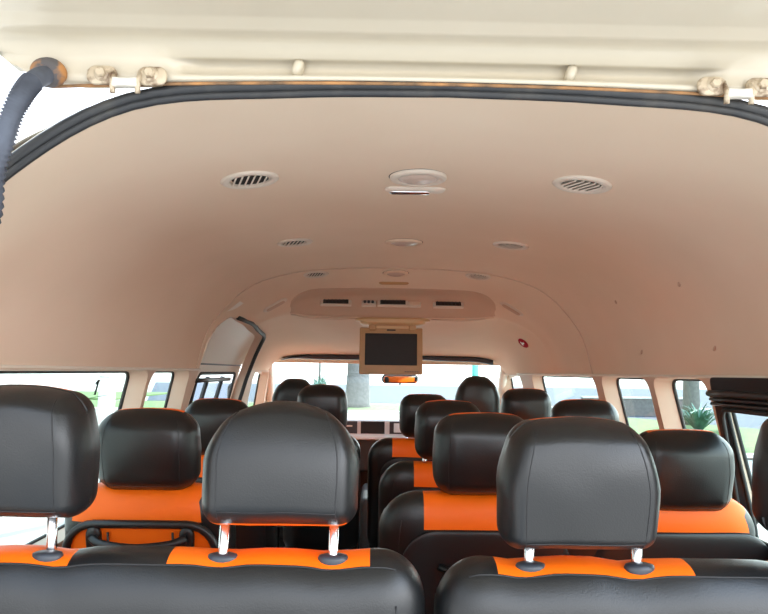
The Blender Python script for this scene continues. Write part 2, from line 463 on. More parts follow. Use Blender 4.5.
# rear opening: rubber seal over a painted flange
hp = spline([(x, 0, z) for x, z in [(0, 1.603), (.2, 1.598), (.40, 1.578), (.545, 1.490), (.66, 1.36), (.73, 1.25), (.80, 1.0), (.825, .7), (.82, .3), (.80, 0.02)]], 6)
arch = [(-p.x, p.z) for p in reversed(hp)] + [(p.x, p.z) for p in hp[1:]]
def off(i, d):
    a = arch[max(i - 1, 0)]; b = arch[min(i + 1, len(arch) - 1)]
    t = Vector((b[0] - a[0], b[1] - a[1])).normalized(); n = Vector((-t.y, t.x))
    return Vector((arch[i][0] + n.x * d, arch[i][1] + n.y * d))
fl = MB(); n = len(arch)
for y, d in ((0.800, 0.005), (0.798, 0.014), (0.806, 0.034), (0.822, 0.046)):
    for i in range(n): p = off(i, d * (1 if d < .02 else .3 + .7 * sm((abs(arch[i][0]) - .33) / .15))); fl.v.append((p.x, y, p.y))
for r_ in range(3):
    for i in range(n - 1): fl.f.append((r_ * n + i, r_ * n + i + 1, (r_ + 1) * n + i + 1, (r_ + 1) * n + i))
frm = fl.build('trim_4', 'paint'); structure(frm)
seal = MB().tube([(off(i, 0.0125).x, 0.784, off(i, 0.0125).y) for i in range(n)], 0.0070, 10).build('rubber_seal', 'rubber')
tag(seal, 'black rubber weather seal arching around the tailgate opening', 'rubber seal')
MB().tube([(off(i, 0.0035).x, 0.787, off(i, 0.0035).y) for i in range(n)], 0.0055, 10).build('seal_lip', 'rubber', seal)
MB().tube([(off(i, 0.018).x, 0.789, off(i, 0.018).y) for i in range(n)], 0.0035, 8).build('rusty_edge', 'rust', seal)

# sliding door seen through its opening on the left
def door_x(y, z):
    return -(wall_x(y, min(z, 1.25)) + 0.055 - max(0, z - 1.25) ** 2 * 2.0 - max(0, z - 1.25) * .16)
dw = rpoly([(2.92, 0.85), (3.70, 0.85), (3.69, 1.232), (2.92, 1.232)], .04)
V, F = sheet([(DY0 + .005, 0), (DY1 + .03, 0), (DY1 + .03, 1.54), (DY0 + .005, 1.54)], [dw], 0.06)
mb = MB(); mb.v = [(door_x(v.x, v.y), v.x, v.y) for v in V]; mb.f = [tuple(f) for f in F]
sd = mb.build('door_1', 'pale'); structure(sd)
outp = [Vector((door_x(y, z), y, z)) for y, z in dw]; N = len(outp)
MB().tube(outp, .008, 8, True).build('gasket', 'gasket', sd)
MB().add([p - Vector((.012, 0, 0)) for p in outp], [tuple(range(N))]).build('pane', 'glass', sd, smooth=False)
X = lambda y, z: door_x(y, z)
for y in (3.12, 3.42):
    MB().tube([(X(y, z) - .004, y, z) for z in (0.86, 1.0, 1.1, 1.215)], .012, 6).build('sliding_window_bar', 'plastic', sd)
MB().tube([(X(y, 1.20) + .004, y, 1.20) for y in (2.9, 3.1, 3.3, 3.56)], .011, 6).build('sliding_window_rail', 'plastic', sd)
MB().tube([(X(y, 1.275) + .002, y, 1.275) for y in (DY0 - .05, 3.0, 3.3, DY1 + .05)], .004, 6).build('panel_groove', 'guide', sd)
# door seal round the opening
def ceil_left_x(y, z):
    G = GF2
    for r_ in range(len(G) - 1):
        if G[r_][0].y <= y <= G[r_ + 1][0].y + 1e-9:
            row = G[r_]
            for c in range(len(row) - 1, 0, -1):
                if row[c].z <= z <= row[c - 1].z:
                    t = (z - row[c].z) / (row[c - 1].z - row[c].z); return -(row[c].x * (1 - t) + row[c - 1].x * t)
    return -.7
DZf = lambda y: DZ0 - .05 * (y - DY0)
RC = .14; AR = [R(a) for a in range(10, 90, 12)]
path = [(DY0, 0.02), (DY0, 0.6), (DY0, 1.0), (DY0, 1.24), (DY0, 1.30)] + [(DY0 + RC - RC * math.cos(a), DZf(DY0) - RC + RC * math.sin(a)) for a in AR]
path += [(DY0 + RC + (DY1 - DY0 - 2 * RC) * i / 10, DZf(DY0 + RC + (DY1 - DY0 - 2 * RC) * i / 10)) for i in range(11)] + [(DY1 - RC + RC * math.sin(a), DZf(DY1) - RC + RC * math.cos(a)) for a in AR]
path += [(DY1, 1.29), (DY1, 1.24), (DY1, 1.0), (DY1, 0.7), (DY1, 0.02)]
pts = [Vector((ceil_left_x(y, z) if z > 1.25 else -wall_x(y, z), y, z)) for y, z in path]
for _ in range(3): pts = [pts[0]] + [(pts[k - 1] + pts[k] * 2 + pts[k + 1]) / 4 if pts[k].z > 1.2 else pts[k] for k in range(1, len(pts) - 1)] + [pts[-1]]
far = [p + Vector((.004, 0, 0)) for p in pts[12:]]
o = MB().tube(far, .011, 8).build('door_seal', 'gasket'); tag(o, 'black rubber seal around the sliding door opening on the left side', 'rubber seal')
# jamb joining the liner edge to the door frame
jm = MB(); N = len(pts)
jm.add([tuple(p) for p in pts] + [(p.x - .05, p.y, p.z) for p in pts], [(i, i + 1, N + i + 1, N + i) for i in range(N - 1)])
structure(jm.build('trim_5', 'trim'))

# pillars of the windscreen and the dashboard
for s, nm in ((-1, 'trim_6'), (1, 'trim_7')):
    pil = [(s * .79, 4.28, 1.33), (s * .80, 4.40, 1.23), (s * .815, 4.56, 1.08), (s * .83, 4.74, .90), (s * .84, 4.86, .76)]
    structure(MB().tube(spline(pil, 4), .028, 10).build(nm, 'pale'))
hdr = [(x, 4.335 + .03 * (1 - (x / .8) ** 2), 1.322) for x in [-.8 + 1.6 * i / 20 for i in range(21)]]
structure(MB().tube(hdr, .018, 10).build('trim_8', 'liner'))
ws = MB(); nx = 16
for t in [i / 6 for i in range(7)]:
    for i in range(nx + 1):
        u = -1 + 2 * i / nx
        ws.v.append((u * (.79 + .06 * t), 4.37 + .58 * t + .05 * (1 - u * u), 1.315 - .45 * t))
ws.f = [(r_ * (nx + 1) + i, r_ * (nx + 1) + i + 1, (r_ + 1) * (nx + 1) + i + 1, (r_ + 1) * (nx + 1) + i) for r_ in range(6) for i in range(nx)]
structure(ws.build('window_9', 'windshield'))

# ------------------------------------------------------------------ seats
def wob(p, amp, sc, seed):
    return noise.noise(Vector((p.x * sc + seed, p.y * sc, p.z * sc))) * amp

def add_headrest(seat, x, y, zb, w, h, tilt, taper=.07, arch=.012, post=0.04, seed=0, thick=.055, orange=True, yaw=0.0, pf=.345, pdx=0.0, ocb=None, oc=-.12, rr=(.21, .24), wr=.0014, seamed=True):
    """headrest centred on (x, y) with its bottom at zb, in the seat's own frame"""
    hx, hy, hz = w / 2, thick, h / 2
    rm = Matrix.Rotation(yaw, 3, 'Z') @ Matrix.Rotation(R(tilt), 3, 'X')
    base = Vector((x, y, zb))
    def df(p):
        q = p.copy(); t = p.z / hz
        q.x *= 1 - taper * max(0, t) ** 1.5 - .03 * max(0, -t)
        if t > 0: q.z -= arch * (p.x / hx) ** 2 * t
        e = (1 - min(1, (p.x / hx) ** 2)) * (1 - min(1, t * t))
        q.y += (-.012 if p.y < 0 else .008) * e + .010 * t * t * (1 if p.y < 0 else 0)
        q += Vector((wob(p, wr, 22, seed), wob(p, wr * 1.6, 16, seed + 5), wob(p, wr, 20, seed + 9)))
        return rm @ (q + Vector((0, 0, hz))) + base
    ox = hx * (.9 if tilt < 0 else .74)
    def grp(c, f):
        if orange and abs(c[0]) < ox and (f == 'y+' or (f == 'z+' and c[1] > oc * hy) or (f == 'z-' and c[1] > (oc if ocb is None else ocb) * hy)): return 'o'
        return 'b'
    G, S = rbox((hx, hy, hz), (w * rr[0], hy * .92, h * rr[1]), ex=((-ox, ox), (oc * hy, (oc if ocb is None else ocb) * hy), ()), mid=(8, 2, 8), k=6, deform=df, group=grp)
    hr = G['b'].build('headrest', 'black', seat)
    if orange: G['o'].build('orange_panel', 'orange', hr)
    if seamed:
        sxx = hx * .74
        for s in (-1, 1):
            MB().tube([S((s * sxx, -hy, -hz + 2 * hz * i / 16)) for i in range(17)], .0009, 6).build('seam', 'seam', hr)
        MB().tube([S((-sxx + 2 * sxx * i / 16, -hy, -hz * .80)) for i in range(17)], .0009, 6).build('seam', 'seam', hr)
    if post > 0:
        for s in (-1, 1):
            b = rm @ Vector((pdx + s * w * pf, .004, .02)) + base
            e = b - (rm @ Vector((0, 0, post + .05)))
            MB().tube([b, b.lerp(e, .5), e], .0075, 10).build('headrest_post', 'chrome', hr)
    return hr

def add_guide(seat, x, y, z, r=.023):
    m = Matrix.Translation((x, y, z)) @ Matrix.Diagonal((1, .62, 1, 1))
    MB().lathe([(0, .008), (r * .6, .008), (r * .9, .006), (r, .002), (r, -.004), (r * .9, -.008)], m, 18).build('post_guide', 'guide', seat)

def make_backrest(seat, w, ytop, ztop, tilt, oranges, band, thick=.055, rx=.10, rz=.10, seed=0, zbot=.38, blk='black', xc=0.0, dips=(), ycut=None):
    """oranges: list of x ranges; band: how far the orange comes down the rear face"""
    hz = (ztop - zbot) / 2 / math.cos(R(tilt)); hx, hy = w / 2, thick
    rm = Matrix.Rotation(R(tilt), 3, 'X'); top = Vector((xc, ytop, ztop))
    def df(p):
        q = p.copy(); t = p.z / hz
        if p.y < 0: q.y -= .012 * (1 - (p.x / hx) ** 2) * (1 - t * t)
        elif t < .8: q.y += .02 * (1 - t * t)
        if t > .8:
            for d in dips: q.z -= .006 * math.exp(-((p.x - d) / .03) ** 2)
        q += Vector((0, wob(p, .003, 9, seed), wob(p, .003, 7, seed + 3) if t > .5 else 0))
        return rm @ (q - Vector((0, -hy, hz))) + top
    xs = [v for r_ in oranges for v in r_]
    zb = hz - band
    def grp(c, f):
        for a, b in oranges:
            if a < c[0] < b:
                if (f == 'z+' and (ycut is None or c[1] > ycut)) or (f == 'y+' and c[2] > -hz * .9) or (f == 'y-' and band > 0 and c[2] > zb): return 'o%d' % oranges.index((a, b))
        return 'b'
    G, S = rbox((hx, hy, hz), (rx, hy * .9, rz if rz < hz else hz), ex=(xs, (ycut,) if ycut is not None else (), (zb,) if band else ()), mid=(max(8, int(w / .05)), 2, 12), k=7, deform=df, group=grp)
    b = G['b'].build('backrest', blk, seat)
    for i, (a, c) in enumerate(oranges): G['o%d' % i].build('orange_panel', 'orange', seat)
    return b, S, (hx, hy, hz)

def make_base(seat, w, ycush, xc=0.0, n=1, orr=()):
    """cushion, frame and legs in the seat's own frame; cushion rear edge at ycush"""
    def df(p):
        q = p.copy(); q.z += .015 * (1 - (p.x / (w / 2)) ** 2); return q + Vector((xc, ycush + .24, .40))
    xs = [v for r_ in orr for v in r_]
    def grp(c, f):
        for i, (a, b) in enumerate(orr):
            if a < c[0] < b and f in ('z+', 'y+'): return 'o%d' % i
        return 'b'
    G, S = rbox((w / 2, .24, .07), (.05, .05, .05), ex=(xs, (), ()), mid=(8, 4, 2), k=4, deform=df, group=grp)
    G['b'].build('cushion', 'black', seat)
    for i in range(len(orr)): G['o%d' % i].build('cushion_panel', 'orange', seat)
    MB().box((xc, ycush + .23, .315), (w / 2 - .04, .20, .018)).build('seat_frame', 'plastic', seat, smooth=False)
    for sx_ in (-1, 1):
        for sy_ in (-1, 1):
            MB().tube([(xc + sx_ * (w / 2 - .07), ycush + .23 + sy_ * .16, .31), (xc + sx_ * (w / 2 - .07), ycush + .23 + sy_ * .18, .003)], .016, 8).build('leg', 'plastic', seat)

def edge_seam(seat, S, hs, ranges, z_off=0.0, name='seam'):
    hx, hy, hz = hs
    for a, b in ranges:
        MB().tube([S((a + (b - a) * i / 24, -hy, hz - z_off)) for i in range(25)], .0022, 6).build(name, 'seam', seat)

def shell_plate(seat, x0, x1, ztop, zbot, ytop, tilt, r=.09, th=.012):
    """hard rounded back shell behind a backrest with a piped rim"""
    w = x1 - x0; h = (ztop - zbot); cx = (x0 + x1) / 2
    rm = Matrix.Rotation(R(tilt), 3, 'X'); top = Vector((cx, ytop, ztop))
    df = lambda p: rm @ (p - Vector((0, 0, h / 2))) + top
    G, S = rbox((w / 2, th, h / 2), (r, th, r), mid=(8, 1, 8), k=6, deform=df)
    o = G['main'].build('back_shell', 'plastic', seat)
    return o, df
def rrect(w, h, r, n=6):
    out = []
    for sx_, sz_, a0 in ((1, 1, 0), (-1, 1, 90), (-1, -1, 180), (1, -1, 270)):
        for k in range(n + 1):
            a = R(a0 + 90 * k / n); out.append((sx_ * (w / 2 - r) + r * math.cos(a), sz_ * (h / 2 - r) + r * math.sin(a)))
    return out

# rear row: two double benches, the nearest seats to the open tailgate
def rear_bench(label, cx, w, heads, oranges, ztop, end):
    s = thing('bench_seat', label, 'seat', (cx, .93, 0))
    dips = [hx_ + k * hw * .345 for hx_, _, _, hw, *_ in heads for k in (-1, 1)]
    b, S, hs = make_backrest(s, w, .0, ztop, 9, oranges, 0, thick=.06, rx=.07, rz=.075, seed=cx * 10, dips=dips, ycut=-.033)
    MB().tube([S((-w / 2 + .04 + (w - .08) * i / 40, -.033, hs[2])) for i in range(41)], .0017, 6).build('seam', 'seam', s)
    for sg in (-1, 1):   # vertical side seams
        MB().tube([S((sg * (w / 2 - .042), -hs[1], hs[2] - .05 - i * .03)) for i in range(16)], .0018, 6).build('seam', 'seam', s)
    for (hx_, zb, hh, hw, tilt, tap, ar, yy, pf, pdx) in heads:
        add_headrest(s, hx_, yy, zb, hw, hh, tilt, tap, ar, post=max(.01, zb - ztop + .02), seed=hx_ * 30 + cx, oc=.15, rr=(.12, .16), pf=pf, pdx=pdx, ocb=(-.55 if tilt < 0 else None))
        for k in (-1, 1): add_guide(s, hx_ + pdx + k * hw * pf, yy - .004 + (zb - ztop) * .12 * 0, ztop + .001)
    make_base(s, w - .02, .12, orr=[(a + .02, b_ - .02) for a, b_ in oranges])
    return s
rear_bench('double rear bench on the left, nearest the camera, its two headrests on tall posts', -.418, .82,
           [(-.203, 1.030, .194, .232, 4, .16, .016, .055, .24, .0), (.191, 1.020, .186, .236, -10, .28, .026, .055, .345, 0)],
           [(-.39, -.110), (.033, .327)], .972, 0)
rear_bench('double rear bench on the right of the aisle, nearest the camera, with a square headrest', .418, .82,
           [(-.202, .993, .193, .236, 4, .24, .010, .055, .345, .013), (.198, 1.012, .19, .24, 8, .16, .01, .055, .345, 0)],
           [(-.322, -.034), (.10, .33)], .963, 0)

# single seats down the left side
def single_seat(label, cx, ytop, ztop, w, head, shell, seed=0, band=.073, oranges=None, cush=True):
    s = thing('passenger_seat', label, 'seat', (cx, ytop, 0))
    oranges = oranges or [(-w / 2 + .075, w / 2 - .075)]
    b, S, hs = make_backrest(s, w, 0, ztop, 12, oranges, band, thick=.055, rx=.10, rz=.09, seed=seed)
    zb, hh, hw, tilt = head
    hxo = head[4] if False else 0
    add_headrest(s, 0, .055, zb, hw, hh, tilt, .08, .014, post=.012, seed=seed + 3, thick=.058)
    for k in (-1, 1): add_guide(s, k * hw * .3, .045, ztop + .002, .018)
    make_base(s, w - .02, .12, orr=[(-w / 2 + .08, w / 2 - .08)])
    h = hs[2] * 2; zt = ztop - band * 1.02
    yo = .074 * math.sin(R(12)) * 1.0
    if shell == 'recess':
        W, H = w * .86, .36; rm = Matrix.Rotation(R(12), 3, 'X'); top = Vector((0, yo - .014, zt))
        T = lambda x, d, z: rm @ Vector((x, d, z - H / 2)) + top
        rr = rrect(W, H, .07)
        sh = MB().tube([T(x, 0, z) for x, z in rr], .010, 8, True).build('shell_rim', 'plastic', s)
        G, _ = rbox((W / 2, .006, H / 2), (.07, .006, .07), k=5, deform=lambda p: T(p.x, p.y + .008, p.z)); G['main'].build('recess_panel', 'orange', s)
        for k in (-1, 1):
            G, _ = rbox((.018, .012, .034), (.015, .01, .024), k=4, deform=lambda p, k=k: T(p.x + k * W * .31, p.y - .002, p.z + H / 2 - .038)); G['main'].build('handle_mount', 'plastic', s)
            MB().tube([T(k * .078, -.002, H / 2 - .02), T(k * .078, -.003, H / 2 - .10)], .003, 6).build('strap', 'plastic', s)
        hd = MB().tube(spline([T(-W * .31, -.012, H / 2 - .030), T(-W * .22, -.035, H / 2 - .034), T(0, -.042, H / 2 - .038), T(W * .22, -.035, H / 2 - .034), T(W * .31, -.012, H / 2 - .030)], 5), lambda t: .0085 + .003 * abs(2 * t - 1), 10).build('grab_handle', 'plastic', s)
    elif shell:
        shell_plate(s, -w / 2 + .03, w / 2 - .03, zt, zt - .36, yo - .008, 12)
    return s
single_seat('single left window seat whose orange back has a recess with a black grab handle', -.648, 1.60, .950, .42, (.950, .205, .255, 10), 'recess', 2, oranges=[(-.20, .145)])
single_seat('single left window seat by the sliding door, ahead of the grab handle seat', -.646, 2.30, .945, .42, (.945, .205, .245, 10), 'plain', 6)
single_seat('single seat left of the aisle, its headrest overlapping the front passenger headrest', -.325, 2.96, .955, .36, (.965, .225, .235, 6), 'plain', 9)

# double benches down the right side
def side_bench(label, x0, x1, ytop, ztops, heads, oranges, seed):
    s = thing('double_seat', label, 'seat', ((x0 + x1) / 2, ytop, 0)); cx = (x0 + x1) / 2
    w = x1 - x0; zt = ztops
    b, S, hs = make_backrest(s, w, 0, zt, 12, [(a - cx, b_ - cx) for a, b_ in oranges], .071, thick=.055, rx=.10, rz=.10, seed=seed)
    MB().tube([S((-w / 2 + .04, -hs[1], hs[2] - .04 - i * .03)) for i in range(16)], .0015, 6).build('seam', 'seam', s)
    for hx_, zb, hh, hw, tilt in heads:
        add_headrest(s, hx_ - cx, .055, zb, hw, hh, tilt, .06, .010, post=.012, seed=seed + hx_ * 9, thick=.058)
        for k in (-1, 1): add_guide(s, hx_ - cx + k * hw * .33, .052, zt + .001, .018)
    make_base(s, w - .02, .12, orr=[(a - cx, b_ - cx) for a, b_ in oranges])
    yo = .072 * math.sin(R(12))
    for a, b_ in oranges:
        c0, c1 = a - cx - .055, b_ - cx + .03
        sh, df = shell_plate(s, c0, c1, zt - .072, zt - .42, yo - .006, 12)
        L = c1 - c0
        MB().tube([df(Vector((-L * .28, -.012, .35 / 2 - .085))), df(Vector((-L * .2, -.024, .35 / 2 - .095))), df(Vector((L * .2, -.024, .35 / 2 - .095))), df(Vector((L * .28, -.012, .35 / 2 - .085)))], .008, 8).build('grab_handle', 'plastic', s)
    return s
side_bench('double seat right of the aisle, directly ahead of the rear right bench', -.07, .875, 1.58, .942,
           [(.185, .950, .205, .250, 10), (.680, .915, .205, .248, 10)], [(.038, .37), (.50, .868)], 21)
side_bench('double seat right of the aisle in the middle row, third from the windscreen', -.065, .86, 2.28, .920,
           [(.180, .940, .215, .24, 10), (.668, .950, .215, .245, 10)], [(.058, .33), (.52, .80)], 33)
side_bench('double seat right of the aisle, right behind the driver seat', -.11, .80, 2.98, .932,
           [(.150, .948, .205, .235, 10), (.625, .97, .215, .235, 10)], [(.002, .27), (.49, .76)], 47)

# driver and front passenger
def front_seat(label, cx, ytop, zh, w=.46):
    s = thing('front_seat', label, 'seat', (cx, ytop, 0))
    make_backrest(s, w, 0, .96, 12, [(-.13, .13)], 0, thick=.06, rx=.11, rz=.11, seed=cx)
    hr = add_headrest(s, 0, .055, .955, .275, zh - .955, 3, .34, .02, post=.01, seed=cx * 4, thick=.05, orange=False, seamed=False)
    for k in (-1, 1): add_guide(s, k * .08, .03, .962, .018)
    make_base(s, w - .02, .12, orr=[(-.13, .13)])
front_seat('front seat on the right with a tall tapered black headrest, the driver seat', .545, 3.88, 1.235)
front_seat('front seat on the left by the front door window, its tapered headrest half hidden', -.565, 3.88, 1.205)

# ------------------------------------------------------------------ things in the headliner
def air_vent(x, y, label, r, rz=0.0):
    m = ceil_mtx(x, y, 0.0, rz); o = thing('air_vent', label, 'air vent', m.translation, 'round air vents in the ceiling')
    L = Matrix.Translation(-m.translation) @ m
    MB().lathe([(r, -.002), (r, .003), (r * .93, .006), (r * .72, .005), (r * .68, .001), (r * .66, -.008)], L, 32).build('vent_ring', 'vent', o)
    MB().lathe([(0, .0005), (r * .7, .0005)], L, 28).build('vent_backing', 'hole', o)
    for i in range(6):
        t = -1 + 2 * (i + .5) / 6; hw = r * .64 * math.sqrt(max(.05, 1 - (t * .9) ** 2)); xx = t * r * .62
        b = MB(); rm = Matrix.Rotation(R(35), 3, 'Y'); b.box((xx, 0, .0035), (.0014, hw, .0035), rm)
        b.build('vent_slat', 'vent', o, smooth=False, mtx=L @ Matrix.Rotation(R(-18), 4, 'Z'))
    return o
air_vent(-.343, 1.25, 'round beige ceiling vent, nearest and largest on the left', .058)
air_vent(.324, 1.251, 'round beige ceiling vent, nearest and largest on the right, slats dark', .058)
air_vent(-.346, 2.005, 'round ceiling vent in the middle of the left line of vents', .057)
air_vent(.34, 1.997, 'round ceiling vent in the middle of the right line of vents', .057)
air_vent(-.344, 2.727, 'small looking ceiling vent farthest forward on the left, ahead of the ceiling seam', .055)
air_vent(.352, 2.712, 'small looking ceiling vent farthest forward on the right, ahead of the ceiling seam', .055)

def ceiling_lamp(x, y, label, r):
    m = ceil_mtx(x, y); o = thing('ceiling_lamp', label, 'ceiling lamp', m.translation, 'round lamps along the ceiling centre'); L = Matrix.Translation(-m.translation) @ m
    MB().lathe([(r, -.003), (r, .004), (r * .95, .007), (r * .74, .008), (r * .70, .005)], L, 36).build('lamp_ring', 'liner' if y > 1.5 else 'vent', o)
    MB().lathe([(0, .011), (r * .3, .0105), (r * .55, .009), (r * .71, .005)], L, 32).build('lamp_lens', 'lens', o)
    MB().lathe([(r * 1.0, .0005), (r * 1.035, .0008), (r * 1.04, -.002)], L, 36).build('shadow_gap', 'hole', o)
ceiling_lamp(-.004, 1.285, 'large round ceiling lamp with a ribbed lens, nearest the tailgate', .059)
ceiling_lamp(.003, 2.057, 'round ceiling lamp in the centre, middle one of the three', .060)
ceiling_lamp(0, 2.738, 'round ceiling lamp in the centre just ahead of the ceiling seam', .055)

def pill(x, y, hx, hy, hz, name, label, cat, m, m2=None, rz=0.0, group=None, inner=None):
    mt = ceil_mtx(x, y, 0, rz); o = thing(name, label, cat, mt.translation, group); L = Matrix.Translation(-mt.translation) @ mt
    G, _ = rbox((hx, hy, hz), (min(hx, hy) * .95, min(hx, hy) * .95, hz * .9), k=5, deform=lambda p: L @ p); G['main'].build('housing', m, o)
    if m2:
        ih = inner or (hx * .7, hy * .6, hz * .5, hx * .12)
        G, _ = rbox(ih[:3], (min(ih[:2]) * .9, min(ih[:2]) * .9, ih[2] * .9), k=4, deform=lambda p: L @ (p + Vector((ih[3], 0, hz)))); G['main'].build('lens_cover' if cat != 'grab handle' else 'insert', m2, o)
    return o
pill(-.004, 1.385, .068, .019, .009, 'reading_lamp', 'flat oblong lamp with a shiny lens just ahead of the large round lamp', 'ceiling lamp', 'vent', 'chrome', inner=(.046, .011, .004, .012))
pill(-.003, 2.90, .068, .016, .008, 'reading_lamp', 'flat brown oblong lamp above the screen', 'ceiling lamp', 'tvframe')
for sg, lb in ((-1, 'slim pale strip lamp on the curved left side of the front ceiling'), (1, 'slim pale strip lamp on the curved right side, above the red sticker')):
    pill(sg * .555, 2.985, .062, .032, .007, 'strip_lamp', lb, 'strip lamp', 'vent', 'unit', rz=0.0, inner=(.048, .019, .002, 0), group='slim strip lamps either side of the screen')

# moulded unit round the outlets
cu = MB(); nu, nv = 60, 14
for i in range(nu + 1):
    x = -.505 + 1.01 * i / nu; e = max(0, (abs(x) - .36) / .145); h_ = math.sqrt(max(0, 1 - e ** 2.4)) if e < 1 else 0
    for j in range(nv + 1):
        t = j / nv; yy = 3.125 - (.155 * (.12 + .88 * h_)) * t
        p, nn = ceil_at(x, yy); p = p + nn * (.0035 if 0 < j < nv and 0 < i < nu else -.001); cu.v.append(tuple(p))
for i in range(nu):
    for j in range(nv): a = i * (nv + 1) + j; cu.f.append((a, a + nv + 1, a + nv + 2, a + 1))
tag(cu.build('ceiling_unit', 'unit'), 'long brown beige moulding across the front ceiling holding the air outlets', 'ceiling unit')
# vents in the rearward face of the front ceiling unit
def dash_vent(x, z, hw, hh, name, label, cat, louvre=True, knob=False):
    y = 3.0; best = None
    for i in range(60):
        yy = 3.0 + i * .0025
        if ceil_at(x, yy)[0].z <= z: break
    y = yy - .009; o = thing(name, label, cat, (x, y, z)); tl = Matrix.Rotation(R(-28), 3, 'X')
    m = tl.to_4x4()
    G, _ = rbox((hw, .008, hh), (.004, .003, .004), k=3, deform=lambda p: tl @ p); G['main'].build('frame', 'vent', o)
    if louvre:
        MB().box((0, 0, 0), (hw * .82, .002, hh * .62)).build('opening', 'hole', o, smooth=False, mtx=m @ Matrix.Translation((0, -.0085, 0)))
        for i in range(7):
            MB().box((-hw * .72 + hw * 1.44 * i / 6, -.0115, 0), (.0016, .002, hh * .55)).build('louvre', 'plastic', o, smooth=False, mtx=m)
    else:
        for i in range(3):
            if knob: MB().lathe([(0, .006), (.006, .006), (.0075, 0)], m @ Matrix.Translation((-hw * .55 + hw * .55 * i, -.008, 0)) @ Matrix.Rotation(R(90), 4, 'X'), 14).build('knob', 'guide', o)
        if not knob: MB().box((0, -.009, 0), (hw * .8, .002, hh * .5)).build('cover', 'liner', o, smooth=False, mtx=m)
    return o
dash_vent(-.276, 1.580, .074, .020, 'air_outlet', 'rectangular louvred air outlet at the left end of the ceiling unit', 'air vent')
dash_vent(-.118, 1.580, .034, .020, 'control_panel', 'small control panel with three knobs left of the middle air outlet', 'control panel', False, True)
dash_vent(-.002, 1.580, .074, .020, 'air_outlet', 'rectangular louvred air outlet in the middle, above the screen', 'air vent')
dash_vent(.103, 1.577, .030, .016, 'blank_cover', 'plain beige cover right of the middle air outlet', 'cover', False)
dash_vent(.265, 1.578, .074, .020, 'air_outlet', 'rectangular louvred air outlet at the right end of the ceiling unit', 'air vent')
# lip along the bottom of the ceiling unit
for a, b in ((-.50, -.17), (.19, .50)):
    structure(MB().tube([(a + (b - a) * i / 10, 3.135, ceil_at(a + (b - a) * i / 10, 3.135)[0].z - .002) for i in range(11)], lambda t: .003 + .006 * math.sin(math.pi * min(1, max(0, t))), 8).build('trim_9' if a < 0 else 'trim_10', 'trim'))

# flip-down screen
tv = thing('flip_down_screen', 'tan flip-down screen hanging from the front ceiling', 'screen', (0, 3.17, 1.51))
G, _ = rbox((.185, .055, .022), (.05, .04, .016), k=5, deform=lambda p: Vector((p.x * (1 - .12 * (p.z < 0)), p.y, p.z - .010))); G['main'].build('mount', 'tvmount', tv)
G, _ = rbox((.085, .02, .018), (.01, .01, .01), k=3, deform=lambda p: p + Vector((-.0, .0, -.035))); G['main'].build('hinge_block', 'tvmount', tv)
for s in (-1, 1):
    G, _ = rbox((.018, .022, .022), (.008, .008, .008), k=3, deform=lambda p, s=s: p + Vector((s * .098, -.004, -.036))); G['main'].build('hinge_arm', 'tvframe', tv)
tl = Matrix.Rotation(R(-4), 3, 'X')
F = lambda p: tl @ (p + Vector((0, 0, -.114))) + Vector((-.006, -.006, -.044))
G, _ = rbox((.155, .014, .114), (.006, .005, .006), k=3, deform=F); G['main'].build('screen_housing', 'tvframe', tv)
G, _ = rbox((.128, .002, .078), (.003, .0015, .003), k=2, deform=lambda p: F(p + Vector((0, -.0145, .008)))); G['main'].build('screen', 'screen', tv)
G, _ = rbox((.022, .002, .0035), (.003, .0015, .003), k=2, deform=lambda p: F(p + Vector((0, -.0145, .103)))); G['main'].build('sensor_strip', 'plastic', tv)
for i in range(6):
    G, _ = rbox((.004, .0018, .0022), (.001, .001, .001), k=2, deform=lambda p, i=i: F(p + Vector((.072 + i * .012, -.0145, -.101)))); G['main'].build('button', 'guide', tv)

# red sticker on the right headliner
p, nn = ceil_at(.734, 3.52)
m = ceil_mtx(.734, 3.52, .002); st = thing('sticker', 'small dark red sticker with a white mark on the right ceiling side', 'sticker', m.translation); L = Matrix.Translation(-m.translation) @ m
MB().lathe([(0, .0012), (.028, .0012), (.030, 0)], L @ Matrix.Diagonal((1.1, 2.6, 1, 1)), 20).build('red_disc', 'red', st)
MB().box((0, .004, .0022), (.005, .026, .0008)).box((0, .022, .0022), (.012, .007, .0008)).build('white_mark', 'white', st, smooth=False, mtx=L)
# small coat hook and screw cover marks on the liner
for x, y, lb in ((.708, 1.651, 'tiny clip cap on the right ceiling, highest and nearest the tailgate'), (.716, 2.113, 'tiny clip cap on the right ceiling, highest of the two farther ones'), (.798, 1.656, 'tiny clip cap low on the right ceiling above the black window frame'), (.799, 2.113, 'tiny clip cap low on the right ceiling between the small windows')):
    m = ceil_mtx(x, y, .0005, .6); o = MB().lathe([(0, .003), (.007, .002), (.009, 0)], Matrix.Translation(-m.translation) @ m @ Matrix.Diagonal((.55, 1.3, 1, 1)), 14).build('clip_cap', 'unit'); o.location = m.translation
    tag(o, lb, 'clip', 'small clip caps on the ceiling')

